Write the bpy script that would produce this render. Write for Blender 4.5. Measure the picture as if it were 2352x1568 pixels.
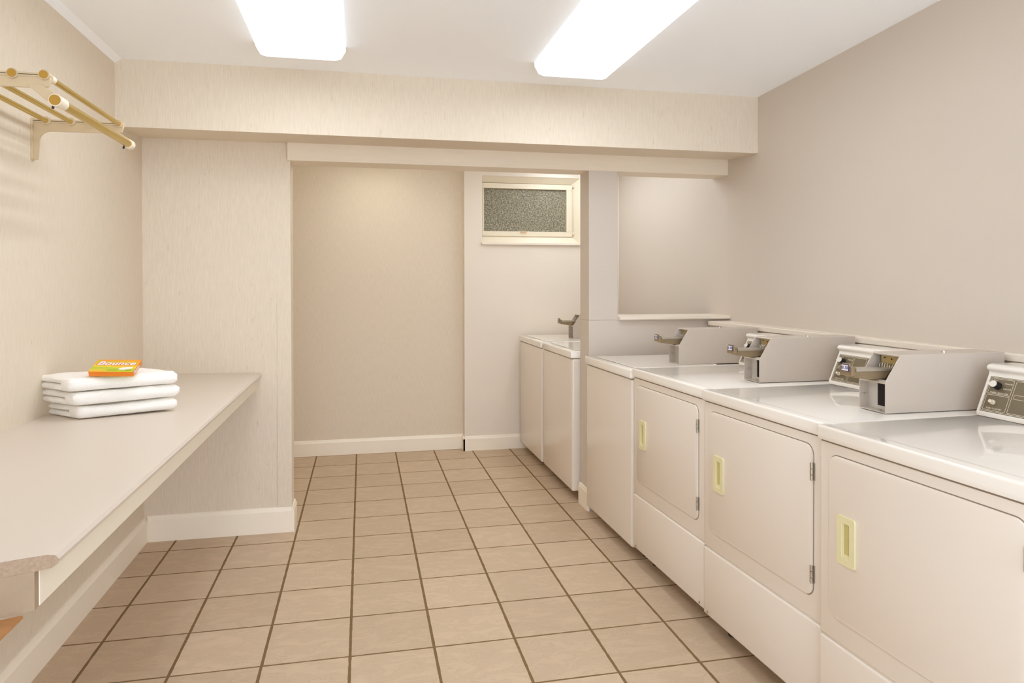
import bpy, bmesh, math, random
from mathutils import Vector, Matrix, noise

for o in list(bpy.data.objects):
    bpy.data.objects.remove(o)
SC = bpy.context.scene
COL = SC.collection
PI = math.pi
rnd = random.Random(7)

# ------------------------------------------------------------------ camera
EYE = 1.373
cd = bpy.data.cameras.new('camera')
cam = bpy.data.objects.new('camera', cd)
COL.objects.link(cam)
YAW, PITCH, ROLL = 0.2121, -0.0088, -0.0015
_f = Vector((math.sin(YAW)*math.cos(PITCH), math.cos(YAW)*math.cos(PITCH), math.sin(PITCH)))
_r = Vector((math.cos(YAW), -math.sin(YAW), 0))
_u = _r.cross(_f)
_r2 = math.cos(ROLL)*_r + math.sin(ROLL)*_u
_u2 = -math.sin(ROLL)*_r + math.cos(ROLL)*_u
M = Matrix((( _r2.x, _u2.x, -_f.x, 0), (_r2.y, _u2.y, -_f.y, 0), (_r2.z, _u2.z, -_f.z, EYE), (0, 0, 0, 1)))
cam.matrix_world = M
cd.sensor_width = 36.0
cd.lens = 1598.8/2352*36.0
cd.shift_y = (664.6-784)/2352
cd.clip_start = 0.05
SC.camera = cam

# ------------------------------------------------------------------ world, exposure
w = bpy.data.worlds.new('world')
SC.world = w
w.use_nodes = True
w.node_tree.nodes['Background'].inputs[0].default_value = (0.88, 0.97, 1.12, 1)
w.node_tree.nodes['Background'].inputs[1].default_value = 3.0      # fill light added through the opening behind the camera, no source known there
SC.view_settings.view_transform = 'Standard'
SC.view_settings.look = 'None'
SC.view_settings.gamma = 1
SC.view_settings.use_curve_mapping = False
SC.view_settings.exposure = 0.25
SC.cycles.max_bounces = 24
SC.cycles.diffuse_bounces = 16
TUBE = 21.0          # brightness of the tube stripes seen through the fixture lenses
BASE = 0.80
SIDE = 0.25

# ------------------------------------------------------------------ materials
def nt(name):
    m = bpy.data.materials.new(name)
    m.use_nodes = True
    t = m.node_tree
    return m, t, t.nodes['Principled BSDF']

def mat(name, col, rough=0.5, metal=0.0, var=0.0, vscale=8.0, bump=0.0, bscale=60.0, spec=0.5, coat=0.0, emit=0.0, stretch=None):
    m, t, b = nt(name)
    c = (*col, 1)
    b.inputs['Roughness'].default_value = rough
    b.inputs['Metallic'].default_value = metal
    b.inputs['Specular IOR Level'].default_value = spec
    b.inputs['Coat Weight'].default_value = coat
    b.inputs['Coat Roughness'].default_value = 0.06
    tc = t.nodes.new('ShaderNodeTexCoord')
    mp = t.nodes.new('ShaderNodeMapping')
    if stretch: mp.inputs['Scale'].default_value = stretch
    t.links.new(tc.outputs['Object'], mp.inputs['Vector'])
    n = t.nodes.new('ShaderNodeTexNoise')
    n.inputs['Scale'].default_value = vscale
    n.inputs['Detail'].default_value = 5
    t.links.new(mp.outputs[0], n.inputs['Vector'])
    mx = t.nodes.new('ShaderNodeMix'); mx.data_type = 'RGBA'
    mx.inputs['A'].default_value = (*[x*(1-var) for x in col], 1)
    mx.inputs['B'].default_value = (*[min(1, x*(1+var)) for x in col], 1)
    t.links.new(n.outputs['Fac'], mx.inputs['Factor'])
    t.links.new(mx.outputs['Result'], b.inputs['Base Color'])
    if bump:
        n2 = t.nodes.new('ShaderNodeTexNoise'); n2.inputs['Scale'].default_value = bscale; n2.inputs['Detail'].default_value = 6
        t.links.new(mp.outputs[0], n2.inputs['Vector'])
        bp = t.nodes.new('ShaderNodeBump'); bp.inputs['Strength'].default_value = bump; bp.inputs['Distance'].default_value = 0.004
        t.links.new(n2.outputs['Fac'], bp.inputs['Height'])
        t.links.new(bp.outputs[0], b.inputs['Normal'])
    return m

def wallpaper(name, col):
    """woven vinyl wallpaper: fine vertical threads and scattered darker flecks"""
    m, t, b = nt(name)
    L = t.links
    tc = t.nodes.new('ShaderNodeTexCoord')
    def noi(sc, scale, det=4):
        mp = t.nodes.new('ShaderNodeMapping'); mp.inputs['Scale'].default_value = sc
        L.new(tc.outputs['Object'], mp.inputs['Vector'])
        n = t.nodes.new('ShaderNodeTexNoise'); n.inputs['Scale'].default_value = scale; n.inputs['Detail'].default_value = det
        L.new(mp.outputs[0], n.inputs['Vector'])
        return n
    a = noi((1, 1, 0.06), 320)
    f = noi((1, 1, 0.16), 120, 2)
    r1 = t.nodes.new('ShaderNodeValToRGB')
    r1.color_ramp.elements[0].position = 0.35; r1.color_ramp.elements[0].color = (*[x*0.95 for x in col], 1)
    r1.color_ramp.elements[1].position = 0.65; r1.color_ramp.elements[1].color = (*[min(1, x*1.03) for x in col], 1)
    L.new(a.outputs['Fac'], r1.inputs['Fac'])
    r2 = t.nodes.new('ShaderNodeValToRGB')
    r2.color_ramp.elements[0].position = 0.70; r2.color_ramp.elements[0].color = (0, 0, 0, 1)
    r2.color_ramp.elements[1].position = 0.80; r2.color_ramp.elements[1].color = (1, 1, 1, 1)
    L.new(f.outputs['Fac'], r2.inputs['Fac'])
    mx = t.nodes.new('ShaderNodeMix'); mx.data_type = 'RGBA'
    L.new(r2.outputs['Color'], mx.inputs['Factor'])
    L.new(r1.outputs['Color'], mx.inputs['A'])
    mx.inputs['B'].default_value = (col[0]*.80, col[1]*.74, col[2]*.64, 1)
    L.new(mx.outputs['Result'], b.inputs['Base Color'])
    b.inputs['Roughness'].default_value = 0.7
    b.inputs['Specular IOR Level'].default_value = 0.3
    bp = t.nodes.new('ShaderNodeBump'); bp.inputs['Strength'].default_value = 0.25; bp.inputs['Distance'].default_value = 0.002
    L.new(a.outputs['Fac'], bp.inputs['Height']); L.new(bp.outputs[0], b.inputs['Normal'])
    return m

TILE, TX, TY = 0.31, -0.048, 5.721
def tile_mat():
    m, t, b = nt('floor_tile')
    L = t.links
    def math_(op, a, bb=None, c=None):
        n = t.nodes.new('ShaderNodeMath'); n.operation = op
        for i, v in enumerate((a, bb, c)):
            if v is None: continue
            if isinstance(v, (int, float)): n.inputs[i].default_value = v
            else: L.new(v, n.inputs[i])
        return n.outputs[0]
    tc = t.nodes.new('ShaderNodeTexCoord')
    sp = t.nodes.new('ShaderNodeSeparateXYZ')
    L.new(tc.outputs['Object'], sp.inputs[0])
    wob = t.nodes.new('ShaderNodeTexNoise'); wob.inputs['Scale'].default_value = 22; wob.inputs['Detail'].default_value = 6
    L.new(tc.outputs['Object'], wob.inputs['Vector'])
    wv = math_('MULTIPLY', math_('SUBTRACT', wob.outputs['Fac'], 0.5), 0.016)
    u = math_('DIVIDE', math_('SUBTRACT', sp.outputs['X'], TX), TILE)
    v = math_('DIVIDE', math_('SUBTRACT', sp.outputs['Y'], TY), TILE)
    du = math_('ABSOLUTE', math_('SUBTRACT', math_('FRACT', math_('ADD', u, 0.5)), 0.5))
    dv = math_('ABSOLUTE', math_('SUBTRACT', math_('FRACT', math_('ADD', v, 0.5)), 0.5))
    # grout joints run a little wider along the room than across it
    g1 = math_('LESS_THAN', math_('ADD', du, wv), 0.0175)
    g2 = math_('LESS_THAN', math_('ADD', dv, wv), 0.0135)
    g = math_('MAXIMUM', g1, g2)
    # per-tile tone
    cx = t.nodes.new('ShaderNodeCombineXYZ')
    L.new(math_('FLOOR', u), cx.inputs[0]); L.new(math_('FLOOR', v), cx.inputs[1])
    wn = t.nodes.new('ShaderNodeTexWhiteNoise'); wn.noise_dimensions = '3D'
    L.new(cx.outputs[0], wn.inputs['Vector'])
    # slate-like cleft veins
    off = t.nodes.new('ShaderNodeVectorMath'); off.operation = 'MULTIPLY_ADD'
    L.new(wn.outputs['Color'], off.inputs[0]); off.inputs[1].default_value = (7, 7, 7); L.new(tc.outputs['Object'], off.inputs[2])
    mp = t.nodes.new('ShaderNodeMapping'); mp.inputs['Scale'].default_value = (1, 2.1, 1); mp.inputs['Rotation'].default_value = (0, 0, 0.5)
    L.new(off.outputs[0], mp.inputs['Vector'])
    n1 = t.nodes.new('ShaderNodeTexNoise'); n1.inputs['Scale'].default_value = 9; n1.inputs['Detail'].default_value = 9; n1.inputs['Roughness'].default_value = 0.65; n1.inputs['Distortion'].default_value = 0.7
    L.new(mp.outputs[0], n1.inputs['Vector'])
    n3 = t.nodes.new('ShaderNodeTexNoise'); n3.inputs['Scale'].default_value = 240; n3.inputs['Detail'].default_value = 3
    L.new(tc.outputs['Object'], n3.inputs['Vector'])
    ridge = math_('ABSOLUTE', math_('SUBTRACT', n1.outputs['Fac'], 0.5))
    vein = math_('LESS_THAN', ridge, 0.007)
    ramp = t.nodes.new('ShaderNodeValToRGB')
    ramp.color_ramp.elements[0].position = 0.3; ramp.color_ramp.elements[0].color = (0.47, 0.355, 0.24, 1)
    ramp.color_ramp.elements[1].position = 0.7; ramp.color_ramp.elements[1].color = (0.63, 0.49, 0.345, 1)
    mixf = math_('ADD', math_('MULTIPLY', n1.outputs['Fac'], 0.6), math_('ADD', math_('MULTIPLY', wn.outputs['Value'], 0.16), math_('MULTIPLY', n3.outputs['Fac'], 0.3)))
    L.new(mixf, ramp.inputs['Fac'])
    mv = t.nodes.new('ShaderNodeMix'); mv.data_type = 'RGBA'
    L.new(math_('MULTIPLY', vein, 0.22), mv.inputs['Factor']); L.new(ramp.outputs['Color'], mv.inputs['A']); mv.inputs['B'].default_value = (0.24, 0.16, 0.09, 1)
    mg = t.nodes.new('ShaderNodeMix'); mg.data_type = 'RGBA'
    L.new(g, mg.inputs['Factor']); L.new(mv.outputs['Result'], mg.inputs['A']); mg.inputs['B'].default_value = (0.20, 0.125, 0.055, 1)
    L.new(mg.outputs['Result'], b.inputs['Base Color'])
    L.new(math_('ADD', math_('MULTIPLY', g, 0.4), 0.5), b.inputs['Roughness'])
    b.inputs['Specular IOR Level'].default_value = 0.35
    h = math_('SUBTRACT', math_('MULTIPLY', n1.outputs['Fac'], 0.5), g)
    bp = t.nodes.new('ShaderNodeBump'); bp.inputs['Strength'].default_value = 0.5; bp.inputs['Distance'].default_value = 0.003
    L.new(h, bp.inputs['Height']); L.new(bp.outputs[0], b.inputs['Normal'])
    return m

def lens_mat(name='lens_glow', tint=(0.93, 1.0, 1.09, 1)):
    """ribbed acrylic lens: two tubes show through as bright stripes, dimmer between them and at the ends"""
    m = bpy.data.materials.new(name); m.use_nodes = True
    t = m.node_tree; L = t.links
    b = t.nodes['Principled BSDF']
    b.inputs['Base Color'].default_value = (0.85, 0.85, 0.83, 1); b.inputs['Roughness'].default_value = 0.35
    def math_(op, a, bb=None, c=None):
        n = t.nodes.new('ShaderNodeMath'); n.operation = op
        for i, v in enumerate((a, bb, c)):
            if v is None: continue
            if isinstance(v, (int, float)): n.inputs[i].default_value = v
            else: L.new(v, n.inputs[i])
        return n.outputs[0]
    tc = t.nodes.new('ShaderNodeTexCoord'); sp = t.nodes.new('ShaderNodeSeparateXYZ')
    L.new(tc.outputs['Object'], sp.inputs[0])
    ax = math_('ABSOLUTE', sp.outputs['X'])
    d = math_('DIVIDE', math_('SUBTRACT', ax, 0.085), 0.026)
    g = math_('EXPONENT', math_('MULTIPLY', math_('MULTIPLY', d, d), -1))
    ay = math_('ABSOLUTE', sp.outputs['Y'])
    e = t.nodes.new('ShaderNodeMapRange'); e.interpolation_type = 'SMOOTHSTEP'
    e.inputs['From Min'].default_value = 0.545; e.inputs['From Max'].default_value = 0.60
    e.inputs['To Min'].default_value = 1; e.inputs['To Max'].default_value = 0
    L.new(ay, e.inputs['Value'])
    lowz = math_('ADD', math_('MULTIPLY', math_('LESS_THAN', sp.outputs['Z'], -0.0565), 1.0), 0.0)
    side = math_('MULTIPLY', math_('SUBTRACT', 1.0, lowz), SIDE)
    s = math_('MULTIPLY_ADD', math_('MULTIPLY', math_('MULTIPLY', g, e.outputs[0]), lowz), TUBE, BASE)
    b.inputs['Emission Color'].default_value = tint
    s = math_('ADD', s, side)
    L.new(s, b.inputs['Emission Strength'])
    return m

def frosted():
    m, t, b = nt('obscured_glass')
    L = t.links
    tc = t.nodes.new('ShaderNodeTexCoord')
    n = t.nodes.new('ShaderNodeTexNoise'); n.inputs['Scale'].default_value = 95; n.inputs['Detail'].default_value = 2
    L.new(tc.outputs['Object'], n.inputs['Vector'])
    r = t.nodes.new('ShaderNodeValToRGB')
    r.color_ramp.elements[0].position = 0.38; r.color_ramp.elements[0].color = (0.17, 0.15, 0.085, 1)
    r.color_ramp.elements[1].position = 0.72; r.color_ramp.elements[1].color = (0.68, 0.62, 0.44, 1)
    L.new(n.outputs['Fac'], r.inputs['Fac']); L.new(r.outputs['Color'], b.inputs['Base Color'])
    b.inputs['Transmission Weight'].default_value = 0.35
    b.inputs['Roughness'].default_value = 0.45
    bp = t.nodes.new('ShaderNodeBump'); bp.inputs['Strength'].default_value = 0.8; bp.inputs['Distance'].default_value = 0.004
    L.new(n.outputs['Fac'], bp.inputs['Height']); L.new(bp.outputs[0], b.inputs['Normal'])
    return m

WP = (0.735, 0.65, 0.525)
PAPER = wallpaper('wallpaper', WP)
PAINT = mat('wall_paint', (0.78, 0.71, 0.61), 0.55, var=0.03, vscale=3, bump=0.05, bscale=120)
PAINT_DIM = mat('wall_paint_dimmed', (0.62, 0.555, 0.48), 0.5, var=0.02, vscale=3, bump=0.03, bscale=120)  # same smooth paint, darkened in colour where less light falls
CEIL = mat('ceiling_paint', (0.94, 0.97, 1.0), 0.8, var=0.01)
CREAM = mat('cream_trim_paint', (0.90, 0.83, 0.70), 0.4, var=0.03, vscale=5)
SILLP = mat('sill_paint', (0.82, 0.74, 0.63), 0.4, var=0.03, vscale=5)
HEADP = mat('header_paint', (0.80, 0.71, 0.57), 0.5, var=0.05, vscale=6, stretch=(1, 8, 12), bump=0.06)
WINP = mat('window_frame_paint', (0.78, 0.70, 0.545), 0.4, var=0.03)
FLOOR = tile_mat()
LENS = lens_mat()
LENSW = lens_mat('lens_glow_warm', (1.0, 0.97, 0.86, 1))
GLASS = frosted()
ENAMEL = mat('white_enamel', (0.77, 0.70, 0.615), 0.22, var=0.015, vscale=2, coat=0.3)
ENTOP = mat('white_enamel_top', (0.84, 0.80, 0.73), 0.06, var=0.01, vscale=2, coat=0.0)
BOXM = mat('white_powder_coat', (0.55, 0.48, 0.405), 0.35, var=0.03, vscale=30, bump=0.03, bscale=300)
GREYM = mat('grey_metal_insert', (0.60, 0.56, 0.50), 0.4, var=0.05, vscale=30)
STEEL = mat('brushed_steel', (0.55, 0.50, 0.42), 0.35, metal=0.8, var=0.08, vscale=40)
TAN = mat('bronze_plate', (0.33, 0.25, 0.15), 0.35, metal=0.6, var=0.1, vscale=50)
BRASS = mat('brass_zinc', (0.50, 0.38, 0.16), 0.35, metal=0.6, var=0.1, vscale=30)
DARK = mat('black_plastic', (0.012, 0.011, 0.014), 0.35, var=0.1)
SHADE = mat('cavity_shade', (0.012, 0.007, 0.006), 0.8, var=0.1)  # near-black colour standing in for the shade inside cavities and grooves
PANELM = mat('olive_brown_control_face', (0.165, 0.13, 0.075), 0.3, metal=0.3, var=0.06, vscale=12)
INK = mat('cream_ink', (0.72, 0.64, 0.50), 0.5, var=0.02)
KNOBW = mat('white_knob_plastic', (0.75, 0.70, 0.62), 0.3, var=0.02)
HANDLE = mat('yellowed_plastic', (0.74, 0.69, 0.42), 0.35, var=0.03, vscale=20)
POCKET = mat('yellowed_plastic_pocket', (0.56, 0.50, 0.20), 0.4, var=0.03, vscale=20)
GAP_SHADE = mat('shadow_gap', (0.26, 0.20, 0.14), 0.7, var=0.05)  # brown that paints the shade in the joints between machine panels
RUBBER = mat('rubber_foot', (0.02, 0.02, 0.02), 0.7, var=0.1)
LAM = mat('counter_laminate', (0.66, 0.585, 0.50), 0.38, var=0.015, vscale=4)
APR = mat('counter_apron_paint', (0.82, 0.76, 0.63), 0.5, var=0.03, vscale=4)
CHIP = mat('raw_particle_board', (0.36, 0.26, 0.175), 0.85, var=0.35, vscale=180, bump=0.5, bscale=250)
CHIPD = mat('weathered_board', (0.36, 0.265, 0.175), 0.85, var=0.25, vscale=14, bump=0.2, bscale=90)
WOODM = mat('brown_wood', (0.42, 0.20, 0.07), 0.7, var=0.2, vscale=10, stretch=(2, 10, 2))
GOLD = mat('gold_anodised_rod', (0.58, 0.42, 0.11), 0.2, metal=0.9, var=0.06, vscale=9)
GOLDC = mat('gold_end_cap', (0.52, 0.31, 0.06), 0.3, metal=0.7, var=0.06)
IVORY = mat('ivory_bracket', (0.60, 0.48, 0.31), 0.3, metal=0.15, var=0.04, vscale=6)
SLEEVE = mat('ivory_sleeve', (0.82, 0.74, 0.60), 0.35, var=0.02)
TOWEL = mat('white_terry', (0.95, 0.93, 0.88), 0.95, var=0.03, vscale=120, bump=0.6, bscale=420, spec=0.1)
WHITE = mat('white_metal_housing', (0.84, 0.84, 0.83), 0.4, var=0.01)
LABELM = mat('label_white', (0.80, 0.78, 0.80), 0.5, var=0.02)
NAVY = mat('label_navy', (0.03, 0.03, 0.16), 0.5, var=0.02)
SOAP = mat('coral_box', (0.85, 0.23, 0.12), 0.45, var=0.1, vscale=20)

# ------------------------------------------------------------------ mesh helpers
def new(): return bmesh.new()

def box(bm, x0, x1, y0, y1, z0, z1, bev=0.0, seg=2, mi=0, M=None):
    b = bmesh.new()
    bmesh.ops.create_cube(b, size=1)
    bmesh.ops.scale(b, vec=(abs(x1-x0), abs(y1-y0), abs(z1-z0)), verts=b.verts)
    bmesh.ops.translate(b, vec=((x0+x1)/2, (y0+y1)/2, (z0+z1)/2), verts=b.verts)
    if bev > 0:
        bmesh.ops.bevel(b, geom=b.edges[:]+b.verts[:], offset=bev, segments=seg, profile=0.5, affect='EDGES')
    merge(bm, b, M, mi)

def merge(bm, b, M=None, mi=0):
    if M is not None: bmesh.ops.transform(b, matrix=M, verts=b.verts)
    b.normal_update()
    vm = {}
    for v in b.verts: vm[v] = bm.verts.new(v.co)
    for f in b.faces:
        try:
            nf = bm.faces.new([vm[v] for v in f.verts]); nf.material_index = mi if mi else f.material_index
            nf.smooth = f.smooth
        except ValueError: pass
    b.free()

def prism(bm, pts, axis, a, bb, bev=0.0, seg=2, mi=0, M=None):
    """extrude a closed 2D outline along an axis ('x': pts are (y,z), 'y': (x,z), 'z': (x,y))"""
    b = bmesh.new()
    def P(p, t):
        return {'x': (t, p[0], p[1]), 'y': (p[0], t, p[1]), 'z': (p[0], p[1], t)}[axis]
    lo = [b.verts.new(P(p, a)) for p in pts]; hi = [b.verts.new(P(p, bb)) for p in pts]
    b.faces.new(lo[::-1]); b.faces.new(hi)
    n = len(pts)
    for i in range(n): b.faces.new((lo[i], lo[(i+1) % n], hi[(i+1) % n], hi[i]))
    bmesh.ops.recalc_face_normals(b, faces=b.faces)
    if bev > 0:
        bmesh.ops.bevel(b, geom=b.edges[:]+b.verts[:], offset=bev, segments=seg, profile=0.5, affect='EDGES')
    merge(bm, b, M, mi)

def tube(bm, p0, p1, r, n=20, r1=None, mi=0, cap=True, M=None):
    p0, p1 = Vector(p0), Vector(p1)
    r1 = r if r1 is None else r1
    d = (p1-p0).normalized()
    a = d.orthogonal().normalized(); c = d.cross(a)
    b = bmesh.new()
    A = [b.verts.new(p0+(a*math.cos(2*PI*i/n)+c*math.sin(2*PI*i/n))*r) for i in range(n)]
    B = [b.verts.new(p1+(a*math.cos(2*PI*i/n)+c*math.sin(2*PI*i/n))*r1) for i in range(n)]
    for i in range(n):
        f = b.faces.new((A[i], A[(i+1) % n], B[(i+1) % n], B[i])); f.smooth = True
    if cap: b.faces.new(A[::-1]); b.faces.new(B)
    bmesh.ops.recalc_face_normals(b, faces=b.faces)
    merge(bm, b, M, mi)

def rrect(x0, x1, z0, z1, r, n=6):
    pts = []
    for cx, cz, a0 in ((x1-r, z1-r, 0), (x0+r, z1-r, 90), (x0+r, z0+r, 180), (x1-r, z0+r, 270)):
        for i in range(n+1):
            a = math.radians(a0+90*i/n)
            pts.append((cx+r*math.cos(a), cz+r*math.sin(a)))
    return pts

def rframe(bm, x0, x1, z0, z1, r, wd, ya, yb, mi=0, M=None, n=6):
    """flat ring with rounded corners in the xz plane, from ya to yb"""
    o = rrect(x0, x1, z0, z1, r, n); i_ = rrect(x0+wd, x1-wd, z0+wd, z1-wd, max(r-wd, wd*0.2), n)
    b = bmesh.new()
    V = lambda pts, y: [b.verts.new((p[0], y, p[1])) for p in pts]
    oa, ob, ia, ib = V(o, ya), V(o, yb), V(i_, ya), V(i_, yb)
    k = len(o)
    for j in range(k):
        q = (j+1) % k
        b.faces.new((oa[j], oa[q], ia[q], ia[j])); b.faces.new((ob[j], ob[q], ib[q], ib[j]))
        b.faces.new((oa[j], oa[q], ob[q], ob[j])); b.faces.new((ia[j], ia[q], ib[q], ib[j]))
    bmesh.ops.recalc_face_normals(b, faces=b.faces)
    merge(bm, b, M, mi)

def text_mesh(bm, s, size, M, mi=0, extrude=0.0004, shear=0.0, offset=0.0):
    cu = bpy.data.curves.new('txt', 'FONT')
    cu.body = s; cu.size = size; cu.extrude = extrude; cu.align_x = 'CENTER'; cu.align_y = 'CENTER'; cu.shear = shear; cu.offset = offset
    cu.resolution_u = 3
    o = bpy.data.objects.new('txt', cu)
    COL.objects.link(o)
    dg = bpy.context.evaluated_depsgraph_get(); dg.update()
    me = bpy.data.meshes.new_from_object(o.evaluated_get(dg))
    b = bmesh.new(); b.from_mesh(me)
    bpy.data.objects.remove(o); bpy.data.curves.remove(cu); bpy.data.meshes.remove(me)
    for f in b.faces: f.material_index = 0
    merge(bm, b, M, mi)

def obj(name, bm, mats, parent=None, smooth=None, label=None):
    if not isinstance(mats, (list, tuple)): mats = [mats]
    me = bpy.data.meshes.new(name)
    bm.to_mesh(me); bm.free()
    for m in mats: me.materials.append(m)
    if smooth:
        for p in me.polygons: p.use_smooth = True
        try: me.set_sharp_from_angle(angle=math.radians(smooth))
        except Exception: pass
    o = bpy.data.objects.new(name, me)
    COL.objects.link(o)
    if parent: o.parent = parent
    if label: o['label'] = label
    return o

def thing(name, label, cat, loc=(0, 0, 0), rz=0.0, group=None):
    o = bpy.data.objects.new(name, None)
    COL.objects.link(o)
    o.location = loc; o.rotation_euler = (0, 0, rz)
    o.empty_display_size = 0.1
    o['label'] = label; o['category'] = cat
    if group: o['group'] = group
    return o

def struct(name, bm, m, smooth=None, label=None, cat=None):
    o = obj(name, bm, m, None, smooth)
    o['kind'] = 'structure'
    if label: o['label'] = label
    if cat: o['category'] = cat
    return o

def copy_tree(o, parent=None):
    c = o.copy(); COL.objects.link(c)
    if parent: c.parent = parent
    for ch in [x for x in bpy.data.objects if x.parent == o]:
        copy_tree(ch, c)
    return c

# ------------------------------------------------------------------ the room
ZC = 2.44
YB = -0.9           # wall behind the camera
XL = -1.14
def rx(y):          # the right wall is a little out of square
    y = max(y, 1.86)
    return 2.25-(4.0-y)*0.0629 if y <= 4.0 else 2.25-(y-4.0)*0.054

bm = new(); box(bm, -1.3, 2.6, YB-0.1, 5.9, -0.1, 0.0)
struct('floor', bm, FLOOR, label='beige slate-look ceramic tile floor with dark grout', cat='floor')
bm = new(); box(bm, -1.3, 2.6, YB-0.1, 5.9, ZC, ZC+0.1)
struct('ceiling', bm, CEIL, label='plain white ceiling', cat='ceiling')
bm = new(); box(bm, XL-0.1, XL, YB, 5.85, 0, ZC)
struct('wall_left', bm, PAPER, label='left wall in beige woven wallpaper', cat='wall')
bm = new()
ys = [YB, 4.0, 5.85]
prism(bm, [(rx(YB), YB), (rx(1.86), 1.86), (rx(4.0), 4.0), (rx(5.85), 5.85), (2.6, 5.85), (2.6, YB)], 'z', 0, ZC)
struct('wall_right', bm, PAINT_DIM, label='smooth painted right wall behind the dryers', cat='wall')
bm = new()
box(bm, XL, -1.1, YB-0.1, YB, 0, ZC); box(bm, rx(YB)-0.05, rx(YB), YB-0.1, YB, 0, ZC); box(bm, -1.1, rx(YB)-0.05, YB-0.1, YB, 2.38, ZC)  # the opening is made up so the world can light the room
struct('wall_back', bm, PAINT, label='wall behind the camera, its wide opening added to let in fill light', cat='wall')
bm = new(); box(bm, XL, 0.82, 5.75, 5.85, 0, ZC)
struct('wall_far', bm, PAPER, label='beige wallpapered far wall of the alcove', cat='wall')
# wall with the window in it
wx0, wx1, wz0, wz1 = 0.968, 1.812, 1.700, 2.262
bm = new()
YW = 5.66
box(bm, 0.82, wx0, YW, 5.85, 0, ZC)
box(bm, wx1, rx(YW)+0.1, YW, 5.85, 0, ZC)
box(bm, wx0, wx1, YW, 5.85, 0, wz0)
box(bm, wx0, wx1, YW, 5.85, wz1, ZC)
struct('wall_window', bm, PAINT, label='smooth cream wall with the small high window', cat='wall')
# ceiling cove along the left wall
bm = new(); prism(bm, [(XL, 2.418), (XL, ZC), (XL+0.03, ZC)], 'y', YB, 3.62)
struct('trim_1', bm, CEIL, label='narrow white cove between left wall and ceiling', cat='trim')
# beam across the room
YBM = 3.62
bm = new()
prism(bm, [(YBM, 2.118), (YBM, ZC), (4.17, ZC), (4.17, 2.149), (4.03, 2.149)], 'x', XL, rx(YBM)+0.02)
struct('wall_beam', bm, PAPER, label='deep wallpapered beam crossing the room under the ceiling', cat='beam')
# partition on the left of the opening
YP = 4.03
bm = new(); box(bm, XL, -0.387, YP, 4.17, 0, 2.15)
struct('wall_partition', bm, PAPER, label='wallpapered partition at the end of the folding counter', cat='wall')
bm = new()
box(bm, -0.459, -0.3845, YP-0.004, YP, 0.14, 1.357)
box(bm, -0.387, -0.3845, YP, 4.13, 0.14, 1.357)
struct('trim_2', bm, PAPER, label='wallpapered corner guard on the partition edge', cat='trim')
# header over the opening
bm = new(); box(bm, -0.399, rx(4.0)+0.02, 3.995, 4.17, 2.050, 2.150, 0.0015, 1)
struct('trim_3', bm, HEADP, label='painted timber header over the opening', cat='trim')
# pillar and low wall
bm = new(); box(bm, 1.335, rx(4.05)+0.03, 4.0, 4.17, 0, 1.1495)
struct('wall_low', bm, PAINT_DIM, label='low painted wall behind the washer', cat='wall')
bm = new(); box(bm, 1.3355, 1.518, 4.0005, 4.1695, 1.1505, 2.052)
struct('wall_pillar', bm, PAINT_DIM, label='square painted pillar beside the pass-through opening', cat='pillar')
bm = new(); prism(bm, [(3.962, 1.150), (3.958, 1.156), (3.962, 1.170), (4.19, 1.173), (4.19, 1.150)], 'x', 1.519, rx(4.05)+0.02)
struct('trim_4', bm, SILLP, label='cream sill board of the pass-through opening', cat='sill')
# shelf-like ledge along the right wall
bm = new()
prism(bm, [(2.092, YB), (2.092, 3.955), (rx(3.96)+0.02, 3.999), (rx(1.86)+0.02, 1.86), (rx(YB)+0.02, YB)], 'z', 1.113, 1.138, 0.002, 1)
struct('trim_5', bm, SILLP, label='painted ledge running along the right wall behind the machines', cat='ledge')
bm = new()
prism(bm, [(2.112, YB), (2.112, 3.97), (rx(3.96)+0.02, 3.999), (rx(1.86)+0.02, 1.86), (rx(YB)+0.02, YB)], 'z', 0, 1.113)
struct('wall_chase', bm, PAINT_DIM, label='low boxed-out wall under the ledge', cat='wall')

# baseboards
def base_profile(t=0.017, h=0.135):
    return [(0, 0), (t, 0), (t, h-0.022), (t*0.7, h-0.012), (t*0.55, h-0.003), (t*0.3, h), (0, h)]
bm = new(); prism(bm, [(XL+p[0], p[1]) for p in base_profile(0.02, 0.128)], 'y', YB, YP)
struct('baseboard_left', bm, CREAM, label='cream baseboard along the left wall', cat='baseboard')
bm = new()
prism(bm, [(YP-p[0], p[1]) for p in base_profile(0.018, 0.138)], 'x', XL+0.02, -0.387)
prism(bm, [(-0.387+p[0], p[1]) for p in base_profile(0.016, 0.138)], 'y', YP-0.018, 4.17)
box(bm, -0.985, -0.983, YP-0.0195, YP-0.012, 0.0, 0.13)
struct('baseboard_partition', bm, CREAM, label='cream baseboard on the partition, wrapping its end', cat='baseboard')
bm = new(); prism(bm, [(5.75-p[0], p[1]) for p in base_profile(0.016, 0.122)], 'x', XL, 0.82)
struct('baseboard_far', bm, CREAM, label='cream baseboard on the alcove far wall', cat='baseboard')
bm = new(); prism(bm, [(YW-p[0], p[1]) for p in base_profile(0.014, 0.118)], 'x', 0.805, rx(YW))
prism(bm, [(0.82-p[0], p[1]) for p in base_profile(0.014, 0.118)], 'y', YW-0.014, 5.74)
struct('baseboard_window', bm, CREAM, label='cream baseboard under the window wall', cat='baseboard')
bm = new(); prism(bm, [(1.335-p[0], p[1]) for p in base_profile(0.014, 0.128)], 'y', 4.0, 4.17)
prism(bm, [(1.335-p[0]*.5, p[1]) for p in base_profile(0.014, 0.045)], 'y', 3.985, 4.0)
struct('baseboard_pillar', bm, CREAM, label='short cream baseboard at the foot of the pillar', cat='baseboard')

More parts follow.
